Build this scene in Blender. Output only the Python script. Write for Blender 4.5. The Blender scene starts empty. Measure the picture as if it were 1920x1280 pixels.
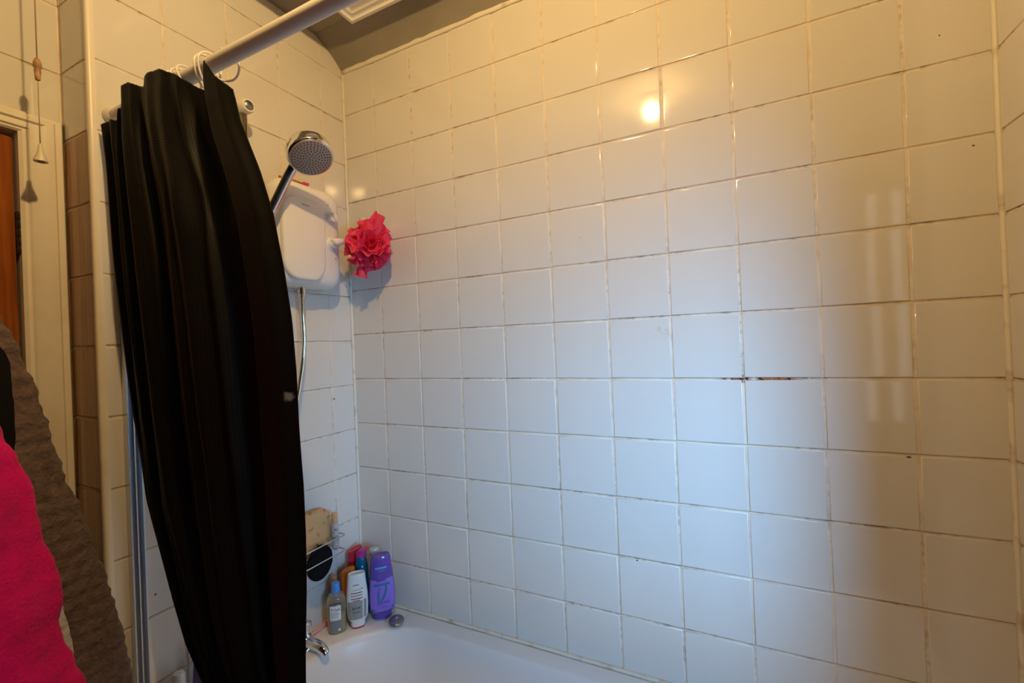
import bpy, bmesh, math, random
from mathutils import Vector, Matrix, noise
random.seed(7)
S = bpy.context.scene
COL = S.collection
PI = math.pi

# ------------------------------------------------------------------ helpers
def new_obj(name, mesh, mats=(), parent=None, loc=(0, 0, 0), rot=None):
    o = bpy.data.objects.new(name, mesh)
    COL.objects.link(o)
    if mesh is not None:
        mesh.name = name
        for m in (mats if isinstance(mats, (list, tuple)) else [mats]):
            mesh.materials.append(m)
    o.location = loc
    if rot is not None:
        o.rotation_euler = rot
    if parent is not None:
        o.parent = parent
    return o

def build(name, bm, mats, parent=None, smooth=True, loc=(0, 0, 0), rot=None, recalc=True, angle=None):
    if recalc:
        bmesh.ops.recalc_face_normals(bm, faces=bm.faces[:])
    me = bpy.data.meshes.new(name)
    bm.to_mesh(me)
    bm.free()
    if smooth:
        for p in me.polygons:
            p.use_smooth = True
        if angle:
            me.set_sharp_from_angle(angle=math.radians(angle))
    return new_obj(name, me, mats, parent, loc, rot)

def tag(o, label=None, cat=None, group=None, kind=None):
    if label: o['label'] = label
    if cat: o['category'] = cat
    if group: o['group'] = group
    if kind: o['kind'] = kind
    return o

def struct(o, label=None):
    o['kind'] = 'structure'
    if label: o['label'] = label
    return o

def empty(name, loc, label, cat, rotz=0, group=None):
    o = new_obj(name, None, (), None, loc, (0, 0, rotz))
    o.empty_display_size = .02
    return tag(o, label, cat, group)

def box(bm, x0, x1, y0, y1, z0, z1, bev=0, seg=2, mat=0):
    r = bmesh.ops.create_cube(bm, size=1, matrix=Matrix.Translation(((x0+x1)/2, (y0+y1)/2, (z0+z1)/2)) @ Matrix.Diagonal((x1-x0, y1-y0, z1-z0, 1)))
    vs = r['verts']
    fs = {f for v in vs for f in v.link_faces}
    for f in fs: f.material_index = mat
    if bev:
        es = list({e for v in vs for e in v.link_edges})
        bmesh.ops.bevel(bm, geom=es, offset=bev, segments=seg, profile=.5, affect='EDGES')

def loft(bm, rings, cap0=True, cap1=True, closed=True, mat=0):
    R = [[bm.verts.new(p) for p in r] for r in rings]
    n = len(R[0])
    for a, b in zip(R[:-1], R[1:]):
        for i in range(n if closed else n-1):
            j = (i+1) % n
            f = bm.faces.new((a[i], a[j], b[j], b[i])); f.material_index = mat
    if cap0: bm.faces.new(list(reversed(R[0]))).material_index = mat
    if cap1: bm.faces.new(R[-1]).material_index = mat
    return R

def lathe(bm, prof, n=24, M=Matrix(), cap0=True, cap1=True, mat=0):
    loft(bm, [[M @ Vector((r*math.cos(2*PI*i/n), r*math.sin(2*PI*i/n), z)) for i in range(n)] for r, z in prof], cap0, cap1, True, mat)

def axis_matrix(p, d):
    d = Vector(d).normalized()
    return Matrix.Translation(p) @ d.to_track_quat('Z', 'Y').to_matrix().to_4x4()

def tube(bm, pts, r, n=10, closed=False, mat=0):
    pts = [Vector(p) for p in pts]
    m = len(pts)
    rings = []
    up = Vector((0.123, .31, .94)).normalized()
    prev = None
    for i, p in enumerate(pts):
        if closed:
            t = pts[(i+1) % m] - pts[(i-1) % m]
        else:
            t = pts[min(i+1, m-1)] - pts[max(i-1, 0)]
        t.normalize()
        if prev is None:
            a = t.cross(up)
            if a.length < .1: a = t.cross(Vector((1, 0, 0)))
        else:
            a = prev - t*prev.dot(t)
        a.normalize(); prev = a
        b = t.cross(a)
        rr = r[i] if isinstance(r, (list, tuple)) else r
        rings.append([p + a*rr*math.cos(2*PI*k/n) + b*rr*math.sin(2*PI*k/n) for k in range(n)])
    if closed:
        loft(bm, rings + [rings[0]], False, False, True, mat)
        bmesh.ops.remove_doubles(bm, verts=bm.verts[:], dist=1e-6)
    else:
        loft(bm, rings, True, True, True, mat)

def smooth_path(pts, k=8):
    pts = [Vector(p) for p in pts]
    out = []
    for i in range(len(pts)-1):
        p0 = pts[max(i-1, 0)]; p1 = pts[i]; p2 = pts[i+1]; p3 = pts[min(i+2, len(pts)-1)]
        for j in range(k):
            t = j/k
            out.append(.5*((2*p1) + (p2-p0)*t + (2*p0-5*p1+4*p2-p3)*t*t + (3*p1-p0-3*p2+p3)*t**3))
    out.append(pts[-1])
    return out

def interp(x, xs, ys):
    if x <= xs[0]: return ys[0]
    for i in range(len(xs)-1):
        if x <= xs[i+1]:
            t = (x-xs[i])/(xs[i+1]-xs[i])
            return ys[i]+(ys[i+1]-ys[i])*t
    return ys[-1]

def cinterp(x, xs, ys):
    if x <= xs[0]: return ys[0]
    for i in range(len(xs)-1):
        if x <= xs[i+1]:
            t = (x-xs[i])/(xs[i+1]-xs[i]); t = t*t*(3-2*t)
            return ys[i]+(ys[i+1]-ys[i])*t
    return ys[-1]

# ------------------------------------------------------------------ materials
def mat(name, col, rough=.5, metal=0, spec=.5, trans=0, ior=1.45, bump=None, sheen=0, coat=0, emit=None, var=None, alpha=1):
    m = bpy.data.materials.new(name); m.use_nodes = True
    nt = m.node_tree; b = nt.nodes['Principled BSDF']
    b.inputs['Base Color'].default_value = (*col, 1)
    b.inputs['Roughness'].default_value = rough
    b.inputs['Metallic'].default_value = metal
    b.inputs['Specular IOR Level'].default_value = spec
    b.inputs['Transmission Weight'].default_value = trans
    b.inputs['IOR'].default_value = ior
    b.inputs['Sheen Weight'].default_value = sheen
    b.inputs['Coat Weight'].default_value = coat
    if emit:
        b.inputs['Emission Color'].default_value = (*emit[0], 1)
        b.inputs['Emission Strength'].default_value = emit[1]
    tc = nt.nodes.new('ShaderNodeTexCoord')
    if var:   # (scale, other colour, low, high)
        n = nt.nodes.new('ShaderNodeTexNoise'); n.inputs['Scale'].default_value = var[0]; n.inputs['Detail'].default_value = 4
        r = nt.nodes.new('ShaderNodeMapRange'); r.inputs[1].default_value = var[2]; r.inputs[2].default_value = var[3]
        x = nt.nodes.new('ShaderNodeMix'); x.data_type = 'RGBA'
        x.inputs['A'].default_value = (*col, 1); x.inputs['B'].default_value = (*var[1], 1)
        nt.links.new(tc.outputs['Object'], n.inputs['Vector'])
        nt.links.new(n.outputs['Fac'], r.inputs[0]); nt.links.new(r.outputs[0], x.inputs['Factor'])
        nt.links.new(x.outputs['Result'], b.inputs['Base Color'])
    if bump:  # (scale, strength, distance)
        n = nt.nodes.new('ShaderNodeTexNoise'); n.inputs['Scale'].default_value = bump[0]; n.inputs['Detail'].default_value = 3
        u = nt.nodes.new('ShaderNodeBump'); u.inputs['Strength'].default_value = bump[1]; u.inputs['Distance'].default_value = bump[2]
        nt.links.new(tc.outputs['Object'], n.inputs['Vector'])
        nt.links.new(n.outputs['Fac'], u.inputs['Height']); nt.links.new(u.outputs['Normal'], b.inputs['Normal'])
    return m

class NT:
    """small node-building shorthand"""
    def __init__(s, m): s.nt = m.node_tree; s.b = s.nt.nodes['Principled BSDF']; s.tc = s.nt.nodes.new('ShaderNodeTexCoord')
    def n(s, t, **k):
        x = s.nt.nodes.new(t)
        for a, v in k.items(): setattr(x, a, v)
        return x
    def link(s, a, b): s.nt.links.new(a, b)
    def put(s, sock, v):
        if hasattr(v, 'node'): s.link(v, sock)
        else: sock.default_value = v
    def math(s, op, a, b=0.0, c=0.0):
        x = s.n('ShaderNodeMath', operation=op)
        for i, v in enumerate((a, b, c)): s.put(x.inputs[i], v)
        return x.outputs[0]
    def mix(s, f, a, b):
        x = s.n('ShaderNodeMix', data_type='RGBA')
        s.put(x.inputs['Factor'], f)
        s.put(x.inputs['A'], a if hasattr(a, 'node') else (*a, 1)); s.put(x.inputs['B'], b if hasattr(b, 'node') else (*b, 1))
        return x.outputs['Result']
    def ramp(s, v, lo, hi):
        x = s.n('ShaderNodeMapRange'); s.put(x.inputs[0], v); x.inputs[1].default_value = lo; x.inputs[2].default_value = hi
        return x.outputs[0]
    def noise(s, scale, vec=None, detail=3):
        x = s.n('ShaderNodeTexNoise'); x.inputs['Scale'].default_value = scale; x.inputs['Detail'].default_value = detail
        s.link(vec or s.tc.outputs['Object'], x.inputs['Vector'])
        return x.outputs['Fac']
    def scaled(s, v):
        x = s.n('ShaderNodeVectorMath', operation='MULTIPLY'); s.link(s.tc.outputs['Object'], x.inputs[0]); x.inputs[1].default_value = v
        return x.outputs[0]
    def spot(s, p, r):   # 1 inside a blotch round p
        x = s.n('ShaderNodeVectorMath', operation='DISTANCE'); s.link(s.tc.outputs['Object'], x.inputs[0]); x.inputs[1].default_value = p
        d = s.math('ADD', x.outputs['Value'], s.math('MULTIPLY', s.math('SUBTRACT', s.noise(120), .5), r*1.1))
        return s.ramp(d, r, r*.5)

def tile_material():
    m = mat('glazed_tile', (.72, .695, .645), .06, spec=.5)
    t = NT(m)
    c = t.mix(t.ramp(t.noise(1.7, detail=2), .3, .7), (.72, .695, .645), (.695, .665, .605))
    for p, r in (((1.5105, 0, 1.164), .0055), ((.9603, 0, .8543), .003), ((1.585, 0, 1.99), .0025), ((1.627, 0, 1.765), .003), ((.845, 0, 1.70), .0018), ((0, -.092, 1.262), .004), ((0, -.62, .885), .004)):
        c = t.mix(t.spot(p, r), c, (.03, .022, .015))
    s = t.spot((1.045, 0, 1.435), .022)
    c = t.mix(t.math('MULTIPLY', t.math('MULTIPLY', s, t.ramp(t.noise(70), .5, .62)), .5), c, (.55, .47, .30))
    t.link(c, t.b.inputs['Base Color'])
    t.b.inputs['IOR'].default_value = 1.6
    return m

def grout_material(name, dirt, cols, rust=False):
    m = mat(name, (.75, .66, .53), .75, spec=.25)
    t = NT(m)
    big = t.ramp(t.noise(5.5, detail=2), .42, .62)
    fine = t.ramp(t.noise(55, detail=5), .47, .60)
    line = t.ramp(t.noise(16, detail=3), .35, .75)
    c = t.mix(line, *cols)
    c = t.mix(t.math('MULTIPLY', t.math('MULTIPLY', big, fine), dirt), c, (.055, .04, .028))
    if rust:
        sx = t.n('ShaderNodeSeparateXYZ'); t.link(t.tc.outputs['Object'], sx.inputs[0])
        a = t.math('MULTIPLY', t.ramp(sx.outputs['X'], 1.15, 1.20), t.ramp(sx.outputs['X'], 1.345, 1.31))
        zz = t.math('ABSOLUTE', t.math('SUBTRACT', sx.outputs['Z'], 1.32))
        a = t.math('MULTIPLY', a, t.math('LESS_THAN', zz, .01))
        c = t.mix(t.math('MULTIPLY', a, t.ramp(t.noise(60, detail=4), .36, .5)), c, (.36, .13, .05))
        c = t.mix(t.math('MULTIPLY', a, t.ramp(t.noise(95, detail=4), .54, .6)), c, (.03, .02, .015))
    t.link(c, t.b.inputs['Base Color'])
    return m

M_tile = tile_material()
def brown_tile():
    m = mat('brown_grained_tile', (.36, .19, .085), .16)
    t = NT(m)
    g = t.noise(7, t.scaled((16, 16, .5)), 4)
    t.link(t.mix(t.ramp(g, .35, .68), (.42, .235, .115), (.25, .12, .055)), t.b.inputs['Base Color'])
    return m
M_btile = brown_tile()
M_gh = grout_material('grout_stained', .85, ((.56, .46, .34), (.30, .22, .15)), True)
M_gv = grout_material('grout_pale', .28, ((.80, .72, .60), (.68, .56, .43)), True)
M_seal = mat('cream_sealant', (.78, .72, .60), .5, var=(22, (.50, .40, .27), .55, .75))
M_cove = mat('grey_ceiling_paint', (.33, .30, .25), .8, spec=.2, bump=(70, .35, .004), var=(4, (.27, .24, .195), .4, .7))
M_room = mat('grey_wall_paint', (.13, .12, .11), .8, spec=.2)
M_floor = mat('floor_vinyl', (.10, .085, .07), .5)
M_white = mat('white_plastic', (.84, .82, .78), .3)
M_pwhite = mat('white_gloss_paint', (.80, .74, .62), .35, bump=(30, .15, .002), var=(9, (.70, .60, .46), .5, .8))
M_rail = mat('white_rail_enamel', (.76, .73, .70), .28)
M_ring = mat('white_ring_plastic', (.88, .86, .82), .25, trans=.25)
M_chrome = mat('chrome', (.80, .80, .80), .08, metal=1)
M_dchrome = mat('worn_chrome', (.30, .31, .33), .38, metal=1)
M_alu = mat('aluminium', (.62, .64, .68), .32, metal=1)
M_acryl = mat('bath_acrylic', (.82, .82, .82), .33)
M_black = mat('black_plastic', (.012, .012, .014), .2)
M_blackmesh = mat('black_mesh_sponge', (.008, .008, .009), .9, spec=.1, bump=(160, .8, .003))
M_dark = mat('gap_shade', (.03, .025, .02), .9)
M_face = mat('spray_face_grey', (.46, .37, .33), .3, metal=.5)
M_nozzle = mat('nozzle_rubber', (.06, .055, .055), .5)
M_sponge = mat('tan_sponge', (.72, .42, .19), .85, spec=.1, bump=(55, .8, .004), var=(38, (.36, .18, .07), .60, .68))
M_blue = mat('blue_cap', (.08, .30, .80), .3)
M_red = mat('red_bottle', (.36, .010, .028), .25)
M_redcap = mat('red_cap', (.52, .025, .06), .3)
M_teal = mat('teal_bottle', (.0, .11, .22), .25)
M_magenta = mat('magenta_cap', (.50, .035, .25), .3)
M_orange = mat('orange_bottle', (.72, .20, .008), .3)
M_amber = mat('amber_bottle', (.33, .13, .04), .3)
M_purple = mat('purple_bottle', (.26, .16, .62), .12, trans=.5)
M_dpurple = mat('purple_label', (.14, .06, .42), .3)
M_tealprint = mat('teal_print', (.03, .17, .36), .3)
M_cyan = mat('cyan_print', (.10, .42, .55), .3)
M_clear = mat('clear_plastic', (.86, .90, .95), .12, trans=.55)
M_gel = mat('pale_gel_plastic', (.90, .90, .78), .10, trans=.85)
M_liq = mat('yellow_gel', (.62, .50, .10), .2, trans=.25)
M_grey = mat('grey_label', (.22, .23, .26), .4)
M_silver = mat('silver_label', (.36, .38, .39), .35, metal=.3)
M_paper = mat('white_label', (.82, .84, .86), .5)
M_ink = mat('black_ink', (.015, .015, .018), .5)
M_redink = mat('red_ink', (.50, .03, .06), .5)
M_pinkplastic = mat('pink_plastic', (.80, .42, .52), .35)
M_hotpink = mat('hot_pink_plastic', (.70, .07, .16), .35)
M_warmchrome = mat('chrome_warm_reflection', (.75, .68, .50), .12, metal=1)  # chrome with the lamp's warm reflection put into its base colour
M_wood = mat('toggle_wood', (.52, .33, .16), .5, var=(60, (.34, .19, .08), .4, .6))
M_cord = mat('pull_cord', (.45, .33, .22), .8)
M_silvermatt = mat('hinge_steel', (.06, .055, .05), .35, metal=.7)
M_bulb = mat('lamp_glass', (1, .9, .7), .3, emit=((1.0, .64, .25), 1640))

def door_wood():
    m = mat('varnished_wood', (.30, .085, .015), .25, coat=.2)
    t = NT(m)
    g = t.noise(6, t.scaled((14, 14, .9)), 5)
    t.link(t.mix(t.ramp(g, .35, .68), (.34, .10, .016), (.20, .05, .008)), t.b.inputs['Base Color'])
    return m
M_door = door_wood()

def curtain_material():
    m = mat('black_satin_weave', (.006, .0055, .005), .55, spec=.16, sheen=.0)
    t = NT(m)
    uv = t.tc.outputs['UV']
    w = t.n('ShaderNodeTexWave', wave_type='BANDS', bands_direction='X'); w.inputs['Scale'].default_value = 22
    w2 = t.n('ShaderNodeTexWave', wave_type='BANDS', bands_direction='Y'); w2.inputs['Scale'].default_value = 55
    t.link(uv, w.inputs['Vector']); t.link(uv, w2.inputs['Vector'])
    p = t.math('MULTIPLY', w.outputs['Fac'], w2.outputs['Fac'])
    c = t.mix(p, (.0045, .0042, .004), (.0095, .0082, .007))
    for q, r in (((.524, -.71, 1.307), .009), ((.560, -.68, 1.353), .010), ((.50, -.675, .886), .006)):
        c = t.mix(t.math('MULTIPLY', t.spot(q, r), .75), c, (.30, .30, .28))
    t.link(c, t.b.inputs['Base Color'])
    t.link(t.math('SUBTRACT', .58, t.math('MULTIPLY', p, .14)), t.b.inputs['Roughness'])
    u = t.n('ShaderNodeBump'); u.inputs['Strength'].default_value = .12; u.inputs['Distance'].default_value = .001
    t.link(p, u.inputs['Height']); t.link(u.outputs['Normal'], t.b.inputs['Normal'])
    return m
M_curtain = curtain_material()
M_brownrobe = mat('brown_waffle_towelling', (.20, .14, .135), .95, spec=.1, sheen=.2, bump=(140, .9, .004), var=(60, (.135, .092, .086), .4, .65))
M_pinkrobe = mat('pink_fleece', (.90, .012, .26), .95, spec=.05, sheen=.12, bump=(170, .55, .003), var=(22, (.74, .008, .20), .35, .7))
M_whitetowel = mat('white_towelling', (.72, .70, .74), .95, spec=.1, bump=(120, .8, .004))
M_blackcloth = mat('black_cloth', (.01, .01, .011), .9, spec=.1)

def puff_material():
    m = mat('pink_net', (.95, .10, .21), .5, spec=.3)
    t = NT(m); nt = m.node_tree
    tr = t.n('ShaderNodeBsdfTranslucent'); tr.inputs['Color'].default_value = (1, .07, .18, 1)
    mx = t.n('ShaderNodeMixShader'); mx.inputs[0].default_value = .35
    out = nt.nodes['Material Output']
    t.link(t.b.outputs[0], mx.inputs[1]); t.link(tr.outputs[0], mx.inputs[2]); t.link(mx.outputs[0], out.inputs['Surface'])
    return m
M_puff = puff_material()

# ------------------------------------------------------------------ room shell
P = .154
XR = 1.666            # right end wall of the bath alcove
XD = -.137            # wall with the door
YB = -.703            # outer corner of the shower end wall
ZC = 2.472            # ceiling
XW, YW = 2.30, -1.80  # window wall, back wall
RIM = .557

def tile_wall(name, o, ua, va, na, us, vs, skip=None, brown=None, tiltmax=.005, over=None):
    """tiled wall: grout bed with every tile a raised glazed pillow. o + u*ua + v*va ; na points into the room"""
    bm = bmesh.new()
    o, ua, va, na = map(Vector, (o, ua, va, na))
    P3 = lambda u, v, h: o+ua*u+va*v+na*h
    gap = .0029
    flip = ua.cross(va).dot(na) < 0
    def face(vv, mi):
        vv = [bm.verts.new(p) for p in vv]
        if flip: vv.reverse()
        f = bm.faces.new(vv); f.material_index = mi
    for i in range(len(us)-1):
        for j in range(len(vs)-1):
            u0, u1, v0, v1 = us[i], us[i+1], vs[j], vs[j+1]
            if skip and skip((u0+u1)/2, (v0+v1)/2): continue
            face([P3(u0, v0, 0), P3(u1, v0, 0), P3(u1, v1, 0), P3(u0, v1, 0)], 2)
            w = gap
            k1, k2 = random.uniform(-.0003, .0003), random.uniform(-.0003, .0003)
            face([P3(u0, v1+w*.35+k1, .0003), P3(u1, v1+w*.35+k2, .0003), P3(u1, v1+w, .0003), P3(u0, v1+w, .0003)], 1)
            a, b = random.uniform(-tiltmax, tiltmax), random.uniform(-tiltmax, tiltmax)
            uc, vc = (u0+u1)/2, (v0+v1)/2
            if over and i == 0 and abs(vc-2.005) < .05: a, b = over
            jj = [random.uniform(-.0005, .0005) for _ in range(4)]
            a0, a1, b0, b1 = u0+gap+jj[0], u1-gap+jj[1], v0+gap+jj[2], v1-gap+jj[3]
            if a1-a0 < .006 or b1-b0 < .006: continue
            mi_ = 3 if brown and vc < brown else 0
            prev = None
            for ins, h in ((0, -.0002), (.0002, .0006), (.0009, .0011), (.0024, .0014)):
                q = [(a0+ins, b0+ins), (a1-ins, b0+ins), (a1-ins, b1-ins), (a0+ins, b1-ins)]
                ring = [bm.verts.new(P3(x, y, h+(a*(x-uc)+b*(y-vc) if h > 0 else 0))) for x, y in q]
                if prev:
                    for k in range(4):
                        l = (k+1) % 4
                        vv = [prev[k], prev[l], ring[l], ring[k]]
                        if flip: vv.reverse()
                        f = bm.faces.new(vv); f.smooth = True; f.material_index = mi_
                prev = ring
            vv = list(prev)
            if flip: vv.reverse()
            f = bm.faces.new(vv); f.smooth = True; f.material_index = mi_
    # solid wall body behind
    us0, us1, vs0, vs1 = us[0], us[-1], vs[0], vs[-1]
    if not skip:
        c = [(us0+.004, vs0), (us1-.004, vs0), (us1-.004, vs1-.002), (us0+.004, vs1-.002)]
        A = [bm.verts.new(P3(u, v, -.001)) for u, v in c]; B = [bm.verts.new(P3(u, v, -.06)) for u, v in c]
        fs = [bm.faces.new(A), bm.faces.new(list(reversed(B)))]
        for k in range(4):
            fs.append(bm.faces.new((A[k], B[k], B[(k+1) % 4], A[(k+1) % 4])))
        for f in fs: f.material_index = 2
    me = bpy.data.meshes.new(name); bm.to_mesh(me); bm.free()
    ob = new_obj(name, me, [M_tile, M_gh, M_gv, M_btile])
    # shade each tile edge smoothly but keep its glazed face flat
    md = ob.modifiers.new('normals', 'WEIGHTED_NORMAL'); md.keep_sharp = False; md.weight = 90
    return struct(ob)

rows = [1.32+P*k for k in range(-8, 8)]
rows_main = [0.0] + [z for z in rows if z > .05][:-1] + [2.398]
rows_end = [z-.021 for z in rows]
xs = [0] + [.1413+P*k for k in range(10)] + [XR]
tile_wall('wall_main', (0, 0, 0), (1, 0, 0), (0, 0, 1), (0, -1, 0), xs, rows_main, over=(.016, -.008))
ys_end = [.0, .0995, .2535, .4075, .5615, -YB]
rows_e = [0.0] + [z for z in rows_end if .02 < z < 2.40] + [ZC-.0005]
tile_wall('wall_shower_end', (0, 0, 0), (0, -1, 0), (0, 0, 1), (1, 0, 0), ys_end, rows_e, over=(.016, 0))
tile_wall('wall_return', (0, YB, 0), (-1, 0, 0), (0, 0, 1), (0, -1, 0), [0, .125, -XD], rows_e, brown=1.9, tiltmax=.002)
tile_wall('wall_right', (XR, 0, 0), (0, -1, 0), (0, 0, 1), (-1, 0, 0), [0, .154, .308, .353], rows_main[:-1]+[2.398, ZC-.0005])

DY0, DY1, DZ = -.777, -1.517, 1.912     # door opening
def doorskip(u, v):
    y = YB-u
    return DY1-.06 < y < DY0+.075 and v < DZ+.045
du = [0, .075, .225, .379, .533, .687, .841-.0, .875, .995, YB-YW]
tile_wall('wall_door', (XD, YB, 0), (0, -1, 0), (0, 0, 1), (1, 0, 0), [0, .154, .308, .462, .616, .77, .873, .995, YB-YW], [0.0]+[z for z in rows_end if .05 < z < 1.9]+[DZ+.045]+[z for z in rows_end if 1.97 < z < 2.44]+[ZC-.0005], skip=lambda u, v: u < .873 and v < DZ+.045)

bm = bmesh.new(); box(bm, XD-.2, XW+.06, YW-.06, .06, -.05, 0)
struct(build('floor', bm, M_floor, smooth=False))
bm = bmesh.new(); box(bm, XD-.2, XW+.06, YW-.06, .06, ZC, ZC+.06)
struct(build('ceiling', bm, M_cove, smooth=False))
bm = bmesh.new(); box(bm, XD-.2, XW+.06, YW-.06, YW, 0, ZC)
struct(build('wall_back', bm, M_room, smooth=False))
# window wall with a real opening
WY0, WY1, WZ0, WZ1 = -1.46, -.77, .86, 1.72
bm = bmesh.new()
box(bm, XW, XW+.06, YW, WY0, 0, ZC); box(bm, XW, XW+.06, WY1, .06, 0, ZC)
box(bm, XW, XW+.06, WY0, WY1, 0, WZ0); box(bm, XW, XW+.06, WY0, WY1, WZ1, ZC)
struct(build('wall_window', bm, M_room, smooth=False))
bm = bmesh.new(); box(bm, XR+.061, XW, 0, .06, 0, ZC)
struct(build('wall_niche', bm, M_room, smooth=False))
bm = bmesh.new(); box(bm, XR+.061, XR+.08, -.353, -.0, 0, ZC-.001)
box(bm, XR, XR+.08, -.365, -.3535, 0, ZC-.001)
struct(build('wall_stub', bm, M_room, smooth=False))
bm = bmesh.new()
for a, b, c, d in ((WY0, WY0+.05, WZ0, WZ1), (WY1-.05, WY1, WZ0, WZ1), (WY0+.05, WY1-.05, WZ0, WZ0+.05), (WY0+.05, WY1-.05, WZ1-.05, WZ1)):
    box(bm, XW+.006, XW+.054, a, b, c, d, .004)
w1 = struct(build('window_1', bm, M_pwhite))
w2 = struct(new_obj('added_window', None, (), None, (1.91, YW+.0005, .95)))  # unseen window added on the solid back wall; panes glow to streak the tiles
bm = bmesh.new()
for a, b, c, d in ((-.10, -.075, 0, 1.16), (-.030, .030, 0, 1.16), (.075, .10, 0, 1.16), (-.10, .10, -.03, 0), (-.10, .10, 1.16, 1.19)):
    box(bm, a, b, 0, .03, c, d, .003)
build('frame', bm, M_room, w2)
for a, b in ((-.075, -.030), (.030, .075)):
    bm = bmesh.new(); box(bm, a+.0005, b-.0005, .002, .010, .0005, 1.1595)
    build('glow_pane', bm, mat('frosted_glow_pane', (.6, .65, .7), .4, emit=((.85, .92, 1.0), 1.1)), w2, smooth=False)
# cove between tiles and ceiling
bm = bmesh.new()
prof = [(0, 2.398), (-.012, 2.4095), (-.030, 2.4245), (-.050, 2.4385), (-.072, 2.4505), (-.092, 2.4600), (-.109, 2.4675), (-.1142, 2.4712), (-.1142, ZC+.002), (0, ZC+.002)]
n = 40
loft(bm, [[(i/n*XR, y, z) for y, z in prof] for i in range(n+1)])
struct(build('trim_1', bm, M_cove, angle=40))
# cream fillet above the top tiles
bm = bmesh.new()
loft(bm, [[(x, -.0005, 2.390+random.uniform(-.0015, .0015)), (x, -.006, 2.393), (x, -.0075, 2.403+random.uniform(-.002, .003)), (x, -.0005, 2.406)] for x in [i/60*XR for i in range(61)]])
struct(build('trim_2', bm, M_seal))
# sealant down the inside corners
bm = bmesh.new()
loft(bm, [[(.0003, -.0003, z), (.0095+random.uniform(-.0008, .0008), -.0003, z), (.006, -.0045, z), (.0003, -.009, z)] for z in [RIM+i/50*(2.40-RIM) for i in range(51)]])
struct(build('trim_3', bm, M_seal))
bm = bmesh.new()
loft(bm, [[(XR-.0003, -.0003, z), (XR-.0095+random.uniform(-.0008, .0008), -.0003, z), (XR-.006, -.0045, z), (XR-.0003, -.009, z)] for z in [RIM+i/50*(2.40-RIM) for i in range(51)]])
struct(build('trim_4', bm, M_seal))
# sealant between bath and tiles
bm = bmesh.new()
loft(bm, [[(x, -.0005, RIM+.0005), (x, -.0085-random.uniform(0, .0015), RIM+.0005), (x, -.0055, RIM+.004), (x, -.0005, RIM+.0075+random.uniform(0, .0015))] for x in [i/60*XR for i in range(61)]])
struct(build('trim_5', bm, M_seal))
bm = bmesh.new()
loft(bm, [[(.0005, y, RIM+.0005), (.008, y, RIM+.0005), (.0055, y, RIM+.004), (.0005, y, RIM+.0075)] for y in [-.01-i/30*.68 for i in range(31)]])
struct(build('trim_6', bm, M_seal))
# white plastic tile trim on the outer corner
bm = bmesh.new()
pr_ = [(.0002, YB+.010), (.004, YB+.0085), (.0055, YB+.003), (.005, YB-.003), (.002, YB-.0055), (-.003, YB-.0055), (-.009, YB-.004), (-.009, YB-.0002), (.0002, YB-.0002)]
loft(bm, [[(x, y, z) for x, y in pr_] for z in (0.001, ZC-.001)])
struct(build('trim_7', bm, M_pwhite, angle=50))

# ------------------------------------------------------------------ door, frame
def arch_prof():
    # across the architrave: (distance from opening edge, stand-off from wall)
    return [(0, 0), (0, .010), (.006, .014), (.012, .013), (.016, .017), (.034, .019), (.040, .023), (.052, .024), (.056, .020), (.066, .020), (.069, .016), (.069, 0)]
bm = bmesh.new()
A = arch_prof()
path = []
pts = [(DY0, 0.0, 1, 0), (DY0, DZ, 1, 1), (DY1, DZ, -1, 1), (DY1, 0.0, -1, 0)]
# mitred sweep
rings = []
for (y, z, sy, sz) in pts:
    rings.append([(XD+.0005+h, y+sy*d, z+sz*d*.62) for d, h in A])
loft(bm, rings)
fr = struct(build('trim_8', bm, M_pwhite, angle=35), 'cream painted moulded architrave round the wooden door')
bm = bmesh.new()
box(bm, XD+.0005, XD+.0095, YB-.0049, YB-.0015, .002, DZ+.042)  # dark strip put in for the shade between architrave and tiles
struct(build('gap_shade_strip', bm, M_dark, smooth=False))
bm = bmesh.new()   # jamb lining + stop
box(bm, XD-.10, XD, DY0, DY0+.03, 0, DZ+.03); box(bm, XD-.10, XD, DY1-.03, DY1, 0, DZ+.03); box(bm, XD-.10, XD, DY1, DY0, DZ, DZ+.03)
struct(build('trim_9', bm, M_pwhite, smooth=False))
bm = bmesh.new(); box(bm, XD-.2, XD-.14, YW, YB, 0, ZC)
struct(build('wall_hall', bm, M_room, smooth=False))
ang = math.radians(14)
door = struct(new_obj('door_1', None, (), None, (XD-.004, DY0-.004, .008), (0, 0, -PI/2+ang)), 'orange-brown varnished panelled wooden door standing slightly ajar')
DW, DH = .725, 1.892
bm = bmesh.new()
box(bm, 0, .10, -.038, 0, 0, DH, .002); box(bm, DW-.10, DW, -.038, 0, 0, DH, .002)
for z0, z1 in ((0, .2), (.78, .96), (DH-.11, DH)): box(bm, .10, DW-.10, -.038, 0, z0, z1, .002)
build('frame', bm, M_door, door, angle=40)
for z0, z1 in ((.2, .78), (.96, DH-.11)):
    bm = bmesh.new(); box(bm, .10, DW-.10, -.026, -.010, z0, z1); box(bm, .15, DW-.15, -.030, -.006, z0+.05, z1-.05, .004)
    build('panel', bm, M_door, door, angle=40)
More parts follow.
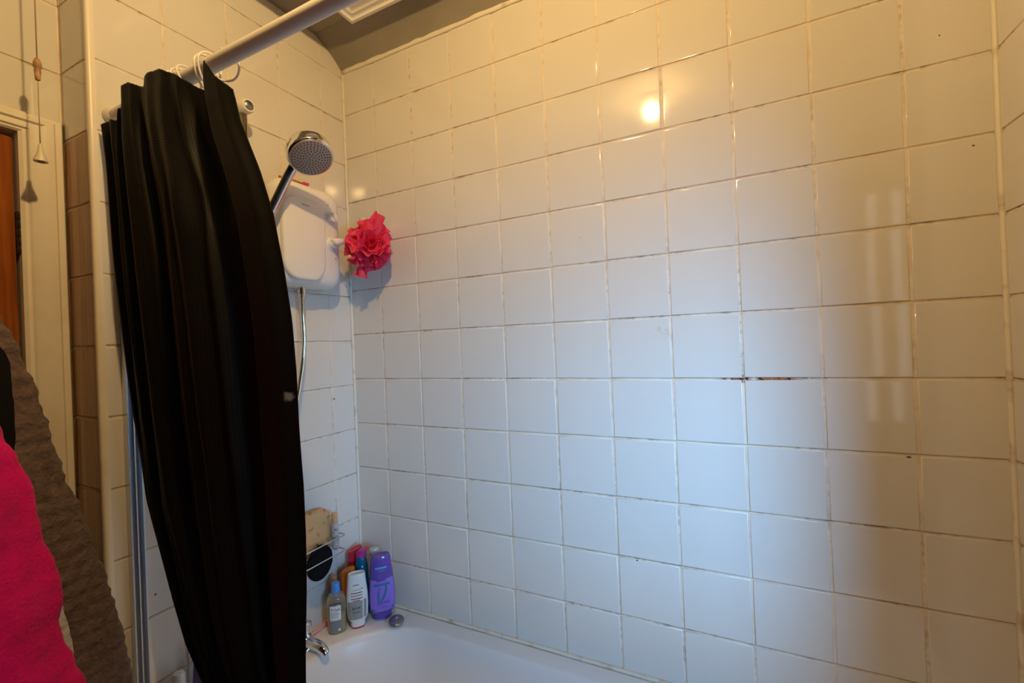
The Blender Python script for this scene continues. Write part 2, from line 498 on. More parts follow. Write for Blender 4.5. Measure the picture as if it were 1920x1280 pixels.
for hz in (1.645, .25):
    bm = bmesh.new()
    for k in range(5):
        lathe(bm, [(.0055, 0), (.006, .001), (.006, .0165), (.0055, .0175)], 12, Matrix.Translation((-.004, .0075, hz+k*.018)))
    box(bm, -.0022, -.0002, -.030, .004, hz, hz+.09)
    h = build('hinge', bm, M_silvermatt, door, angle=40); h['label'] = 'dark metal butt hinge with knuckles'
    for sz in (.015, .045, .075):
        bm = bmesh.new(); lathe(bm, [(.0035, 0), (.003, .0012), (.0, .0014)], 10, axis_matrix((-.0022, -.016, hz+sz), (-1, 0, 0)), True, False)
        build('screw', bm, M_chrome, h)
bm = bmesh.new(); box(bm, .27, .45, .0005, .010, 1.755, 1.79, .003)
build('hook_board', bm, M_door, door)
Mi = (Matrix.Translation((XD-.004, DY0-.004, .008)) @ Matrix.Rotation(-PI/2+ang, 4, 'Z')).inverted()
for gx, gy, gz in ((.105, -1.085, 1.69), (.170, -1.11, 1.58), (.185, -1.135, 1.585), (.262, -1.16, 1.60)):
    bm = bmesh.new()
    a = Mi @ Vector((gx, gy, gz)); b = Vector((a.x, .008, 1.772))
    tube(bm, smooth_path([b, (a.x, a.y-.02, 1.775), (a.x, a.y, 1.752), (a.x, a.y, a.z-.012)], 6), .0035, 8)
    build('coat_hook', bm, M_chrome, door)

# ------------------------------------------------------------------ bath
def rrect(x0, x1, y0, y1, r, z, k=12):
    r = min(r, (x1-x0)/2-.001, (y1-y0)/2-.001)
    out = []
    for cx, cy, a in ((x1-r, y1-r, 0), (x0+r, y1-r, PI/2), (x0+r, y0+r, PI), (x1-r, y0+r, 1.5*PI)):
        for i in range(k+1):
            t = a+PI/2*i/k
            out.append((cx+r*math.cos(t), cy+r*math.sin(t), z))
    return out
bath = empty('bathtub', (0, 0, 0), 'white acrylic bathtub below the tiled wall with rounded rim', 'bathtub')
bm = bmesh.new()
g = .0035
loft(bm, [rrect(g, XR-g, -.70, -g, .012, RIM-.035), rrect(g, XR-g, -.70, -g, .012, RIM-.006), rrect(g+.004, XR-g-.004, -.696, -g-.004, .012, RIM-.001),
          rrect(g+.01, XR-g-.01, -.690, -.012, .014, RIM),
          rrect(.088, 1.606, -.645, -.058, .26, RIM), rrect(.096, 1.600, -.640, -.064, .255, RIM-.001), rrect(.103, 1.594, -.634, -.070, .25, RIM-.006),
          rrect(.110, 1.585, -.628, -.076, .245, RIM-.018), rrect(.122, 1.56, -.62, -.084, .24, RIM-.06), rrect(.150, 1.48, -.60, -.104, .22, RIM-.20),
          rrect(.175, 1.40, -.575, -.13, .2, RIM-.30), rrect(.205, 1.34, -.545, -.16, .18, RIM-.355), rrect(.28, 1.25, -.48, -.22, .12, RIM-.375)], cap0=False, cap1=True)
build('tub', bm, M_acryl, bath, angle=60)
bm = bmesh.new(); box(bm, .004, XR-.004, -.694, -.676, .003, RIM-.037, .003)
build('front_panel', bm, M_white, bath)
# ------------------------------------------------------------------ curtain rail and rings
RY, RZ, RR = -.667, 1.9545, .0135
rail = empty('curtain_rail', (0.003, RY, RZ), 'long white tubular shower curtain rail above the black curtain', 'curtain rail')
bm = bmesh.new(); lathe(bm, [(RR, .002), (RR, XW-.010)], 28, axis_matrix((0, 0, 0), (1, 0, 0)))
build('tube', bm, M_rail, rail, angle=50)
for sx, x in ((1, 0), (-1, XW-.0035)):
    bm = bmesh.new(); lathe(bm, [(.0185, 0), (.0185, .004), (.0172, .008), (.0155, .014), (.0139, .016)], 28, axis_matrix((x, 0, 0), (sx, 0, 0)), True, True)
    build('end_socket', bm, M_rail, rail, angle=40)

ring_lab = ['innermost of the three white curtain rings bunched together on the rail', 'middle one of the three white curtain rings bunched together on the rail',
            'white curtain ring nearest the bare rail end of the bunched three', 'white curtain ring behind the black curtain point on the rail',
            'white curtain ring in front of the black curtain point, clasping the rail', 'white plastic ring hanging open below the rail, right of the curtain point']
ring_x = [.2585, .276, .297, .352, .364, .404]
def ring_mesh(lean):
    bm = bmesh.new()
    pts = []
    for i in range(32):
        a = 2*PI*i/32
        y = -.0205*math.cos(a); z = .0205*math.sin(a)
        if z < 0: z *= 1.95; y *= 1-.12*(-z/.04)
        pts.append((lean*z, y-.001, z+.001))
    tube(bm, pts, .0019, 8, True)
    return bm
for i, (x, l) in enumerate(zip(ring_x, ring_lab)):
    lean = [-.25, -.3, -.42, .05, .1, -.05][i]
    if i == 5:   # an open hook, swung to one side
        bm = bmesh.new()
        tube(bm, smooth_path([(.0, -.006, .0162), (.006, .012, .0135), (.014, .018, -.002), (.016, .016, -.022), (.010, .010, -.036), (-.002, 0, -.039), (-.012, -.006, -.034)], 6), .0019, 8)
    else:
        bm = ring_mesh(lean)
    o = build('curtain_ring', bm, M_ring, None, loc=(x, RY, RZ))
    tag(o, l, 'curtain ring', 'white rings on the curtain rail')

# ------------------------------------------------------------------ curtain
# (z, left x, right x, y) of the gathered curtain
CL = [(2.0, .014, .462), (1.90, .024, .462), (1.81, .027, .486), (1.72, .027, .528), (1.648, .027, .553), (1.56, .027, .566), (1.475, .027, .574), (1.39, .028, .574), (1.30, .032, .569),
      (1.21, .042, .567), (1.12, .050, .560), (1.03, .082, .551), (.935, .112, .540), (.855, .150, .532), (.75, .198, .525), (.65, .26, .52), (.56, .315, .515), (.30, .34, .50)]
CZ = [-c[0] for c in CL]
def c_lr(z): return interp(-z, CZ, [c[1] for c in CL]), interp(-z, CZ, [c[2] for c in CL])
def c_y(z): return interp(-z, [-2.0, -1.93, -1.85, -1.65, -1.2, -.85, -.70, -.56, -.3], [-.694, -.694, -.687, -.680, -.655, -.638, -.614, -.570, -.510])
def c_amp(z): return interp(-z, [-2.0, -1.94, -1.86, -1.6, -1.2, -.8, -.56, -.3], [.006, .007, .018, .026, .026, .024, .02, .02])
WU = [0, .05, .12, .17, .24, .29, .345, .40, .46, .50, .56, .615, .66, .72, .78, .845, .872, .935, 1.0]
WV = [.2, -.4, .75, -.7, .95, .55, -.65, .35, 1.0, .8, 1.0, .2, .55, -.6, -1.0, -.4, 1.0, .95, .35]
TX = [.0, .02, .066, .070, .103, .109, .132, .187, .195, .2217, .2554, .300, .350, .388, .3935, .398, .417, .434, .462]
TZ = [1.922, 1.926, 1.914, 1.941, 1.937, 1.972, 1.975, 1.950, 1.967, 1.968, 1.963, 1.942, 1.908, 1.892, 1.890, 1.936, 1.918, 1.896, 1.868]
bm = bmesh.new()
NU, NV = 300, 110
uvl = bm.loops.layers.uv.new('UVMap')
grid = []
for j in range(NV+1):
    row = []
    for i in range(NU+1):
        u = i/NU
        zt = interp(u*.462, TX, TZ)-.001*random.random()*(j == 0)
        t = j/NV; t = t**1.25
        z = zt+(.30-zt)*t
        L, R = c_lr(z)
        drop = max(0, min(1, (1.93-z)/1.1))
        uu = u+.012*math.sin(5*z+9*u)*drop*(1-u)*u*4
        w = cinterp(uu, WU, WV)
        # extra fine pleats lower down on the left half
        w += .28*math.sin(2*PI*(uu*17+.6*z))*drop*max(0, 1-uu/.68)
        amp = c_amp(z)
        x = L+(R-L)*u
        x += .006*math.cos(2*PI*uu*6+z)*max(0, min(1, u*6))*max(0, min(1, (1-u)*6))*min(1, drop*6)
        y = c_y(z)-amp*w
        y += .004*noise.noise(Vector((x*9, z*3.2, 2.0)))*min(1, drop*5)
        # a soft diagonal pucker under the last rings
        d = ((x-.345)/.05)**2+((z-1.72)/.085)**2
        y += .016*math.exp(-d)*math.sin((x-.345)*45+(z-1.72)*9)
        row.append((x, y, z, u, t))
    grid.append(row)
V = [[bm.verts.new(c[:3]) for c in r] for r in grid]
for j in range(NV):
    for i in range(NU):
        f = bm.faces.new((V[j][i], V[j+1][i], V[j+1][i+1], V[j][i+1]))
        for lp, (a, b) in zip(f.loops, ((j, i), (j+1, i), (j+1, i+1), (j, i+1))):
            lp[uvl].uv = (grid[a][b][3]*1.6, grid[a][b][4]*1.6)
cur = build('shower_curtain', bm, M_curtain)
sd = cur.modifiers.new('thickness', 'SOLIDIFY'); sd.thickness = .0012; sd.offset = 0
tag(cur, 'black fabric shower curtain bunched up at the wall end of the rail', 'shower curtain')

# ------------------------------------------------------------------ old screen channel on the end wall
ch = empty('wall_channel', (.0025, -.655, RIM+.013), 'tall aluminium shower screen channel fixed to the end wall left of the curtain', 'wall channel')
bm = bmesh.new()
Hc = 1.895-RIM
def prism(bm, poly, z0, z1): loft(bm, [[(x, y, z) for x, y in poly] for z in (z0, z1)])
prism(bm, [(0, -.013), (.018, -.013), (.018, -.0105), (.003, -.0105), (.003, -.0035), (.020, -.0035), (.020, -.001), (.003, -.001), (.003, .0105), (.016, .0105), (.016, .013), (0, .013)], 0, Hc-.013)
build('profile', bm, M_alu, ch, smooth=False)
bm = bmesh.new(); box(bm, -.0005, .019, -.0135, .0135, Hc-.013, Hc-.006, .002)
build('end_cap', bm, M_white, ch)

# ------------------------------------------------------------------ electric shower
def yz_rrect(y0, y1, z0, z1, r, x, k=10, bulge=0):
    out = []
    for (a, b, _) in rrect(y0, y1, z0, z1, r, 0, k):
        out.append((x, a, b))
    return out
unit = empty('electric_shower', (.0025, -.22, 1.615), 'white electric shower box mounted on the tiled end wall', 'electric shower')
bm = bmesh.new()
Y0, Y1, Z0, Z1 = -.115, .115, 0, .312
rg = [yz_rrect(Y0, Y1, Z0, Z1, .045, 0), yz_rrect(Y0, Y1, Z0, Z1, .045, .050), yz_rrect(Y0+.003, Y1-.003, Z0+.004, Z1-.003, .044, .062), yz_rrect(Y0+.010, Y1-.010, Z0+.013, Z1-.010, .042, .0725),
      yz_rrect(Y0+.022, Y1-.022, Z0+.026, Z1-.022, .038, .0795), yz_rrect(Y0+.04, Y1-.04, Z0+.045, Z1-.04, .03, .0835), yz_rrect(Y0+.075, Y1-.075, Z0+.11, Z1-.11, .02, .0855)]
loft(bm, rg)
build('casing', bm, M_white, unit)
bm = bmesh.new()   # raised front cover with a swept right edge
def coverring(s, x):
    out = []
    for (a, b, _) in rrect(-.104+s, .045-s, .018+s, .262-s, .05, 0, 10):
        # sweep the right edge: narrower towards the bottom, rounded at the top
        k = (b-.018)/.244
        if a > 0: a = a*(.72+.35*math.sin(k*2.6))
        out.append((x, a, b))
    return out
loft(bm, [coverring(0, .06), coverring(0, .0835), coverring(.003, .0870), coverring(.009, .0885), coverring(.04, .0895)])
build('cover', bm, M_white, unit)
def dial(z, y, r, nm, lab):
    bm = bmesh.new(); lathe(bm, [(r*1.28, .074), (r*1.28, .0865), (r*1.2, .088), (r*1.08, .0885), (r, .0875), (r*.97, .100), (r*.88, .103), (0, .1035)], 30, axis_matrix((0, y, z), (1, 0, 0)), True, False)
    d = build(nm, bm, M_white, unit, angle=35); d['label'] = lab
    return d
d1 = dial(.222, .063, .0155, 'power_dial', 'round white power dial with raised grip')
bm = bmesh.new(); box(bm, .100, .109, -.0035, .0035, -.014, .014, .0025)
o = build('grip', bm, M_white, d1, loc=(0, .063, .222), rot=(.5, 0, 0))
d2 = dial(.142, .068, .0165, 'temperature_dial', 'white temperature dial with a protruding lever')
bm = bmesh.new()
loft(bm, [[(x, yy*s-.0, zz*s) for yy, zz in ((-.016, .010), (.0, .0145), (.020, .0125), (.026, .004), (.020, -.003), (0, -.008), (-.014, -.004))] for x, s in ((.098, 1), (.114, 1), (.118, .9))])
build('lever', bm, M_white, d2, loc=(0, .068, .142), rot=(.15, 0, 0))
def led(y, z, m, nm, r=.0022):
    bm = bmesh.new(); lathe(bm, [(r, 0), (r, .0835), (r*.6, .0845)], 12, axis_matrix((0, y, z), (1, 0, 0)))
    return build(nm, bm, m, unit)
led(.058, .2625, M_redink, 'indicator_light'); led(.048, .099, M_ink, 'marking_dot', .0018); led(.081, .098, M_redink, 'marking_dot', .0018)

FONT = None
def text_mesh(body, size):
    c = bpy.data.curves.new('lettering', 'FONT'); c.body = body; c.size = size; c.align_x = 'CENTER'; c.align_y = 'CENTER'; c.resolution_u = 2
    o = bpy.data.objects.new('lettering', c); COL.objects.link(o)
    bpy.context.view_layer.update()
    dg = bpy.context.evaluated_depsgraph_get()
    me = bpy.data.meshes.new_from_object(o.evaluated_get(dg))
    bpy.data.objects.remove(o); bpy.data.curves.remove(c)
    return me
def flat_text(body, size, m, parent, f, sx=1.0):
    me = text_mesh(body, size)
    for v in me.vertices: v.co = Vector(f(v.co.x*sx, v.co.y))
    return new_obj('lettering', me, m, parent)
flat_text('TRITON', .0068, M_ink, unit, lambda u, v: (.0907, -.030+u, .238+v), 1.0)
# flexible hose and its nut
bm = bmesh.new(); lathe(bm, [(.008, .016), (.0105, .014), (.0105, .0), (.0125, -.001), (.0125, -.020), (.009, -.022), (.009, -.030)], 18, Matrix.Translation((.047, -.019, -.001)))
nut = build('outlet_nut', bm, M_chrome, unit, angle=35); nut['label'] = 'chrome outlet nut below the casing'

# hand shower, riser rail
rs = empty('shower_riser_rail', (.003, -.404, 1.44), 'chrome shower riser rail with white end brackets partly behind the curtain', 'shower rail')
bm = bmesh.new(); lathe(bm, [(.0095, -.06), (.0095, .640)], 20, Matrix.Translation((.052, 0, 0)))
build('rail', bm, M_warmchrome, rs)
for z in (.640, -.06):
    bm = bmesh.new(); lathe(bm, [(.018, 0), (.0175, .03), (.0185, .062), (.0185, .072), (.016, .077), (0, .078)], 24, axis_matrix((0, 0, z), (1, 0, 0)), True, False)
    o = build('end_bracket', bm, M_white, rs, angle=40)
    bm = bmesh.new(); lathe(bm, [(.0125, .0776), (.012, .0788), (0, .079)], 20, axis_matrix((0, 0, z), (1, 0, 0)), True, False)
    build('cap', bm, M_dchrome, o)
bm = bmesh.new(); lathe(bm, [(.017, -.022), (.019, -.018), (.019, .018), (.017, .022)], 20, Matrix.Translation((.052, 0, .315)))
lathe(bm, [(.013, .01), (.015, .03), (.0165, .052), (.014, .056)], 18, axis_matrix((.052, 0, .315), (.8, .6, .1)))
build('slider_holder', bm, M_chrome, rs, angle=40)

HC = Vector((.222, -.334, 1.938)); HN = Vector((.5316, -.2010, -.8228)).normalized()
hs = empty('hand_shower', HC, 'chrome hand shower head pointing down above the white shower box', 'shower head')
Mh = axis_matrix((0, 0, 0), HN)
bm = bmesh.new(); lathe(bm, [(0, -.036), (.030, -.0355), (.048, -.033), (.0555, -.029), (.0575, -.024), (.0585, -.004), (.0585, .0), (.0575, .004), (.054, .006)], 48, Mh, False, True)
build('head', bm, M_chrome, hs, angle=50)
bm = bmesh.new(); lathe(bm, [(.053, .004), (.053, .0068), (.049, .0080), (0, .0084)], 48, Mh, True, False)
fc = build('spray_face', bm, M_face, hs); fc['label'] = 'grey spray face dotted with dark nozzles'
bm = bmesh.new()
for rr, k in ((.006, 5), (.013, 10), (.020, 15), (.027, 20), (.034, 25), (.041, 30), (.0475, 34)):
    for i in range(k):
        a = 2*PI*i/k+rr*70
        lathe(bm, [(.0019, .0072), (.0016, .0094), (0, .0096)], 6, Mh @ Matrix.Translation((rr*math.cos(a), rr*math.sin(a), 0)), False, False)
build('nozzle_pattern', bm, M_nozzle, fc)
hold = Vector((.082, -.382, 1.757))-HC
dirh = (hold - hold.project(HN)*.0)
p1 = Vector((0, 0, 0))-HN*.016
dv = hold-p1
inpl = (dv-HN*dv.dot(HN)).normalized()
pp = smooth_path([inpl*.036-HN*.019, inpl*.066-HN*.017, hold*.60+inpl*.03-HN*.004, hold, hold+dv.normalized()*.045], 8)
bm = bmesh.new(); nP = len(pp)
tube(bm, pp, [interp(i/(nP-1), [0, .25, .6, 1], [.0165, .0125, .0125, .0105]) for i in range(nP)], 18)
hd = build('handle', bm, M_chrome, hs); hd['label'] = 'chrome handle with a glossy black inlay'
# black inlay strip along the visible side of the handle
Cc = Vector((1.206, -1.164, 1.424))-HC
bm = bmesh.new(); L0 = []; 
for i in range(int(nP*.20), nP-4):
    p = pp[i]; t = (pp[min(i+1, nP-1)]-pp[i-1]).normalized(); v = (Cc-p).normalized(); v = (v-t*v.dot(t)).normalized(); s = t.cross(v)
    rr = interp(i/(nP-1), [0, .25, .6, 1], [.0165, .0125, .0125, .0105])+.0004
    L0.append([p+(v*math.cos(a)+s*math.sin(a))*rr for a in [-.25+.2*k for k in range(7)]])
loft(bm, L0, False, False, False)
build('inlay', bm, M_black, hd)
# hose, one continuous length from unit to handset
tail = HC+pp[-1]
hp = smooth_path([(.0495, -.239, 1.59), (.0495, -.239, 1.54), (.050, -.239, 1.45), (.050, -.251, 1.37), (.060, -.285, 1.26), (.085, -.33, 1.20), (.108, -.375, 1.25), (.116, -.41, 1.42), tuple(tail+Vector((.012, -.010, -.060))), tuple(tail+Vector((-.002, -.001, -.002)))], 26)
bm = bmesh.new(); tube(bm, hp, [.0062+(.0008 if i % 2 else 0) for i in range(len(hp))], 12)
hose = build('shower_hose', bm, M_warmchrome); tag(hose, 'ribbed metal shower hose hanging below the white shower box', 'shower hose')

# razor lying on top of the shower box
rz = empty('razor', (.045, -.252, 1.9275), 'pink and brown razor lying on top of the shower box', 'razor')
bm = bmesh.new(); tube(bm, smooth_path([(0, -.045, .0045), (.002, -.01, .005), (0, .03, .0055)], 6), [.004]*6+[.005]*7, 10)
build('handle', bm, M_amber, rz)
bm = bmesh.new(); box(bm, -.018, .018, .024, .044, .0005, .0085, .002)
build('blade_head', bm, M_hotpink, rz)

# ------------------------------------------------------------------ bath puff on its hook
hk = empty('wall_hook', (.104, -.0022, 1.851), 'small round cream hook on the tiles at the top of the puff', 'hook')
bm = bmesh.new(); lathe(bm, [(.017, 0), (.0165, .004), (.009, .008), (.007, .018), (.013, .024), (.0155, .031), (.013, .038), (0, .041)], 24, axis_matrix((0, 0, 0), (0, -1, 0)), True, False)
build('knob', bm, M_seal, hk)
pf = empty('bath_puff', (.172, -.083, 1.753), 'bright pink mesh bath puff hanging from a hook on the main wall', 'bath puff')
bm = bmesh.new()
rnd = random.Random(5)
for s in range(58):
    k = s+.5
    pol = math.acos(1-2*k/58); az = PI*(1+5**.5)*k
    d = Vector((math.sin(pol)*math.cos(az)+rnd.gauss(0, .15), math.sin(pol)*math.sin(az)+rnd.gauss(0, .15), math.cos(pol)+rnd.gauss(0, .15))).normalized()
    a = d.cross(Vector((rnd.gauss(0, 1), rnd.gauss(0, 1), rnd.gauss(0, 1)))).normalized(); b = d.cross(a)
    Rr = rnd.uniform(.066, .084); wd = rnd.uniform(.030, .046); p1_, p2_, p3_ = (rnd.uniform(0, 6.28) for _ in range(3)); cur_ = rnd.uniform(-.035, .035)
    lp = []
    for i in range(23):
        u = i/11-1
        row = []
        for j in range(12):
            t = j/11
            r = Rr*t*(1-.22*u*u)
            x = u*wd*(.25+.95*t)
            w = t*(.012*math.sin(3.3*u+p1_)+.007*math.sin(7.5*u+p2_)*t)+cur_*t*t+.004*math.sin(5*t+p3_)
            v = d*r+a*x+b*w
            row.append((v.x, v.y*.80, v.z*.98))
        lp.append(row)
    loft(bm, lp, False, False, False)
# two long tails, one up to the right and one hanging down
for base, tip, wd in (((.02, -.01, .03), (.062, -.012, .088), .030), ((-.01, -.01, -.03), (-.030, -.012, -.098), .026)):
    base, tip = Vector(base), Vector(tip); ax = (tip-base).normalized(); sd = ax.cross(Vector((0, -1, 0))).normalized()
    lp = []
    for i in range(9):
        t = i/8
        lp.append([tuple(base+(tip-base)*t+sd*wd*(k/6-.5)*(.8+.5*t)*2*.75+Vector((0, -.010*math.sin(k*1.6+t*4), 0))) for k in range(7)])
    loft(bm, lp, False, False, False)
build('net', bm, M_puff, pf)
bm = bmesh.new(); tube(bm, smooth_path([(-.03, .0, .07), (-.054, .055, .096), (-.068, .066, .1095), (-.082, .055, .096), (-.05, .0, .06)], 8), .0022, 8)
build('loop', bm, M_puff, pf)

# ------------------------------------------------------------------ wire rack and its contents
rk = empty('wire_rack', (.003, -.28, .7955), 'chrome wire rack on the end wall holding a tan sponge', 'rack')
XF, YE, YO = .079, .140, -.16     # front, right end, hidden left end (relative)
def rr_loop(z): return [(x, y, z) for x, y, _ in rrect(.003, XF, YO, YE, .008, 0, 5)]
bm = bmesh.new(); tube(bm, rr_loop(.047), .0021, 8, True); build('top_wire', bm, M_chrome, rk)
bm = bmesh.new(); tube(bm, rr_loop(.0), .0021, 8, True); build('bottom_wire', bm, M_chrome, rk)
for x in (.018, .034):
    bm = bmesh.new(); tube(bm, [(x, YO, -.0), (x, YE, -.0)], .0015, 6); build('floor_wire', bm, M_chrome, rk)
for y in (YE, YO):
    bm = bmesh.new(); tube(bm, [(.003, y, 0), (.003, y, .047)], .0018, 6); build('upright_wire', bm, M_chrome, rk)
for y in (.0, -.09):
    bm = bmesh.new(); tube(bm, [(.003, y, 0), (.003, y, .085)], .0018, 6); build('upright_wire', bm, M_chrome, rk)
    bm = bmesh.new(); lathe(bm, [(.014, 0), (.013, .003), (.005, .006), (.005, .010)], 16, axis_matrix((-.0014, y, .085), (1, 0, 0)))
    build('wall_fixing', bm, M_chrome, rk)

bm = bmesh.new()
def rrx(s, x): return [(x, a, b) for a, b, _ in rrect(-.058+s, .054-s, .0+s, .134-s, .040, 0, 8)]
loft(bm, [rrx(.010, -.017), rrx(.003, -.014), rrx(0, -.008), rrx(0, .006), rrx(.003, .011), rrx(.010, .014), rrx(.025, .016)])
sp = build('bath_sponge', bm, M_sponge, None, loc=(.0285, -.208, .7995), rot=(0, -.03, 0))
tag(sp, 'tan rounded bath sponge with dark flecks in the wire rack', 'sponge')

bk = empty('exfoliating_puff', (.0605, -.222, .786), 'black round exfoliating sponge hanging behind the wires of the rack', 'sponge')
bm = bmesh.new()
bmesh.ops.create_uvsphere(bm, u_segments=36, v_segments=24, radius=1, matrix=Matrix.Diagonal((.0115, .047, .052, 1)))
for v in bm.verts: v.co += v.co.normalized()*.0012*noise.noise(v.co*90)
build('pad', bm, M_blackmesh, bk)
bm = bmesh.new(); tube(bm, smooth_path([(0, -.005, .048), (.006, -.012, .062), (.013, -.014, .0595), (.006, -.004, .052)], 6), .0012, 6)
build('hanging_loop', bm, M_black, bk)

tb = empty('dry_brush', (.0555, -.157, .7995), 'slim white and tan capped tube standing in the right end of the rack', 'tube')
bm = bmesh.new(); lathe(bm, [(.0085, 0), (.0105, .004), (.0115, .05), (.0110, .078), (.0100, .082)], 20); build('body', bm, mat('tube_label', (.58, .50, .47), .45, var=(90, (.25, .22, .22), .55, .65)), tb)
bm = bmesh.new(); lathe(bm, [(.0085, .0805), (.0095, .083), (.0093, .108), (.007, .114), (.0, .1155)], 20, Matrix(), True, False)
o = build('cap', bm, M_sponge, tb); o['label'] = 'tan rounded cap'
tb.name = 'cosmetic_tube'

# ------------------------------------------------------------------ bottles on the bath rim
VA = math.atan2(-.655, .755)     # bottles face the room
FACE = VA+PI/2
NS = 40
def sup(hw, hd, e, t):
    c, s = math.cos(t), math.sin(t)
    return (hw*math.copysign(abs(c)**(2/e), c), hd*math.copysign(abs(s)**(2/e), s))
def prof_at(prof, z):
    zs = [p[0] for p in prof]
    return tuple(interp(z, zs, [p[k] for p in prof]) for k in (1, 2, 3))
def body(prof): 
    bm = bmesh.new()
    loft(bm, [[(*sup(hw, hd, e, 2*PI*i/NS), z) for i in range(NS)] for z, hw, hd, e in prof])
    return bm
def front(prof, x, z, off):
    hw, hd, e = prof_at(prof, z)
    q = max(0, 1-abs(min(1, abs(x)/hw))**e)**(1/e)
    return (x, -(hd*q+off), z)
def patch(nm, prof, x0, x1, z0, z1, off, m, parent, nx=14, nz=10, frac=False):
    bm = bmesh.new(); R = []
    for j in range(nz+1):
        z = z0+(z1-z0)*j/nz; hw = prof_at(prof, z)[0] if frac else 1
        R.append([front(prof, (x0+(x1-x0)*i/nx)*hw, z, off) for i in range(nx+1)])
    loft(bm, R, False, False, False)
    return build(nm, bm, m, parent)
def wrap_text(s, size, prof, xc, zc, m, parent, off=.0015, sx=1, slant=0):
    me = text_mesh(s, size)
    for v in me.vertices:
        x, y = v.co.x*sx, v.co.y
        v.co = Vector(front(prof, xc+x+slant*y, zc+y+slant*.6*x, off))
    return new_obj('lettering', me, m, parent)
def bottle(nm, loc, label, cat='bottle', turn=0):
    return empty(nm, (loc[0], loc[1], RIM+.0006), label, cat, FACE+turn, 'bottles on the bath rim')

# medicated shampoo with a blue cap
b = bottle('shampoo_bottle', (.068, -.174), 'clear yellow shampoo bottle with a blue cap in front of the group')
pt = [(0, .024, .022, 2.3), (.003, .027, .0245, 2.4), (.020, .0275, .025, 2.4), (.085, .0275, .025, 2.4), (.100, .0265, .024, 2.3), (.110, .0225, .021, 2.1), (.116, .015, .015, 2), (.119, .012, .012, 2)]
build('flask', body(pt), M_gel, b)
pl = [(.002, .0235, .021, 2.3), (.006, .0258, .0232, 2.4), (.050, .0258, .0232, 2.4), (.052, .0255, .023, 2.4)]
o = build('liquid', body(pl), M_liq, b); o['label'] = 'yellow gel filling the lower half'
bm = bmesh.new(); lathe(bm, [(.0125, .1175), (.0130, .119), (.0130, .128), (.0122, .130), (.0122, .143), (.0105, .147), (0, .148)], 28, Matrix(), True, False)
build('cap', bm, M_blue, b, angle=40)
patch('label_header', pt, -.0195, .012, .087, .0935, .0006, M_ink, b)
patch('label', pt, -.0195, .012, .046, .0865, .0006, M_paper, b)
patch('label_footer', pt, -.0195, .0115, .008, .0415, .0006, M_grey, b)
patch('label_footer_line', pt, -.0185, .011, .0424, .0452, .0006, M_paper, b)
wrap_text('Neutrogena', .0056, pt, -.0037, .0902, M_paper, b, .0015)
wrap_text('T/Gel', .0122, pt, -.0045, .0755, M_ink, b, .0015)
for k in range(5): patch('small_print', pt, -.0175, (.004, .007, .009, .002, .006)[k], .066-.0036*k, .0672-.0036*k, .0010, M_grey, b, 8, 1)
patch('footer_mark', pt, .003, .0095, .0105, .0165, .0010, M_paper, b, 4, 2)

# white conditioner bottle standing on its cap
b = bottle('conditioner_bottle', (.113, -.132), 'white conditioner bottle with silver label and red foot ring, middle front')
pw = [(.022, .0235, .0165, 2.4), (.026, .0275, .0185, 2.4), (.035, .0305, .0195, 2.4), (.070, .0325, .0205, 2.4), (.100, .0318, .020, 2.4), (.150, .0270, .0165, 2.5), (.163, .0258, .0155, 2.6), (.1655, .0245, .0142, 2.6), (.1655, .0225, .0122, 2.6), (.1630, .0215, .0112, 2.6)]
build('body', body(pw), M_white, b, angle=50)
build('cap', body([(.004, .0205, .0155, 2.3), (.008, .0215, .0162, 2.3), (.0225, .0215, .0162, 2.3)]), M_white, b, angle=50)
o = build('foot_ring', body([(0, .0205, .0155, 2.3), (.0042, .0212, .016, 2.3)]), M_redink, b, angle=50); o['label'] = 'dark red ring under the cap'
patch('silver_panel', pw, -.98, .45, .030, .086, .0004, M_silver, b, frac=True)
patch('silver_edge', pw, .55, .80, .032, .088, .0004, M_silver, b, 5, 10, True)
wrap_text("L'OREAL", .0052, pw, -.003, .1355, M_ink, b)
patch('small_print', pw, -.016, .012, .1195, .1207, .0005, M_grey, b, 8, 1)
bmx = bmesh.new(); lathe(bmx, [(.0018, 0), (.0018, .0006)], 10, axis_matrix(front(pw, .0145, .1225, .0004), (0, -1, 0))); build('emblem', bmx, M_ink, b)
for z, l, m in ((.1115, 'small_print', M_ink), (.1035, 'small_print', M_redink), (.0945, 'small_print', M_ink)):
    for k in range(7):
        x0 = -.0185+k*.0049
        patch(l, pw, x0, x0+.0038, z-.0014, z+.0014, .0006, m, b, 2, 1)
patch('red_line', pw, -.0145, .008, .0870, .0895, .0007, M_redink, b, 8, 1)
wrap_text('ELVIVE', .0098, pw, -.004, .0655, M_ink, b, sx=.85)
patch('small_print', pw, -.016, .008, .0520, .0535, .0007, M_ink, b, 8, 1)

# purple bottle
b = bottle('shampoo_bottle', (.153, -.066), 'tall purple shampoo bottle with a teal ribbon motif, rightmost of the group')
pp_ = [(.018, .029, .0205, 2.3), (.022, .0335, .022, 2.3), (.036, .0395, .0235, 2.4), (.060, .0410, .0240, 2.4), (.100, .0400, .0230, 2.4), (.150, .0350, .0200, 2.4), (.190, .0310, .0170, 2.4), (.200, .0285, .0155, 2.4), (.2035, .0245, .0125, 2.3), (.2035, .0215, .0105, 2.3), (.2015, .0200, .0095, 2.3)]
build('body', body(pp_), M_purple, b, angle=60)
o = build('cap', body([(0, .0265, .0190, 2.3), (.003, .0285, .0205, 2.3), (.0185, .0280, .0200, 2.3)]), M_dpurple, b, angle=50)
bm = body([(-.0, .0270, .0194, 2.3), (.0035, .0290, .0209, 2.3), (.0042, .0286, .0206, 2.3)])
build('rim', bm, M_cyan, o)
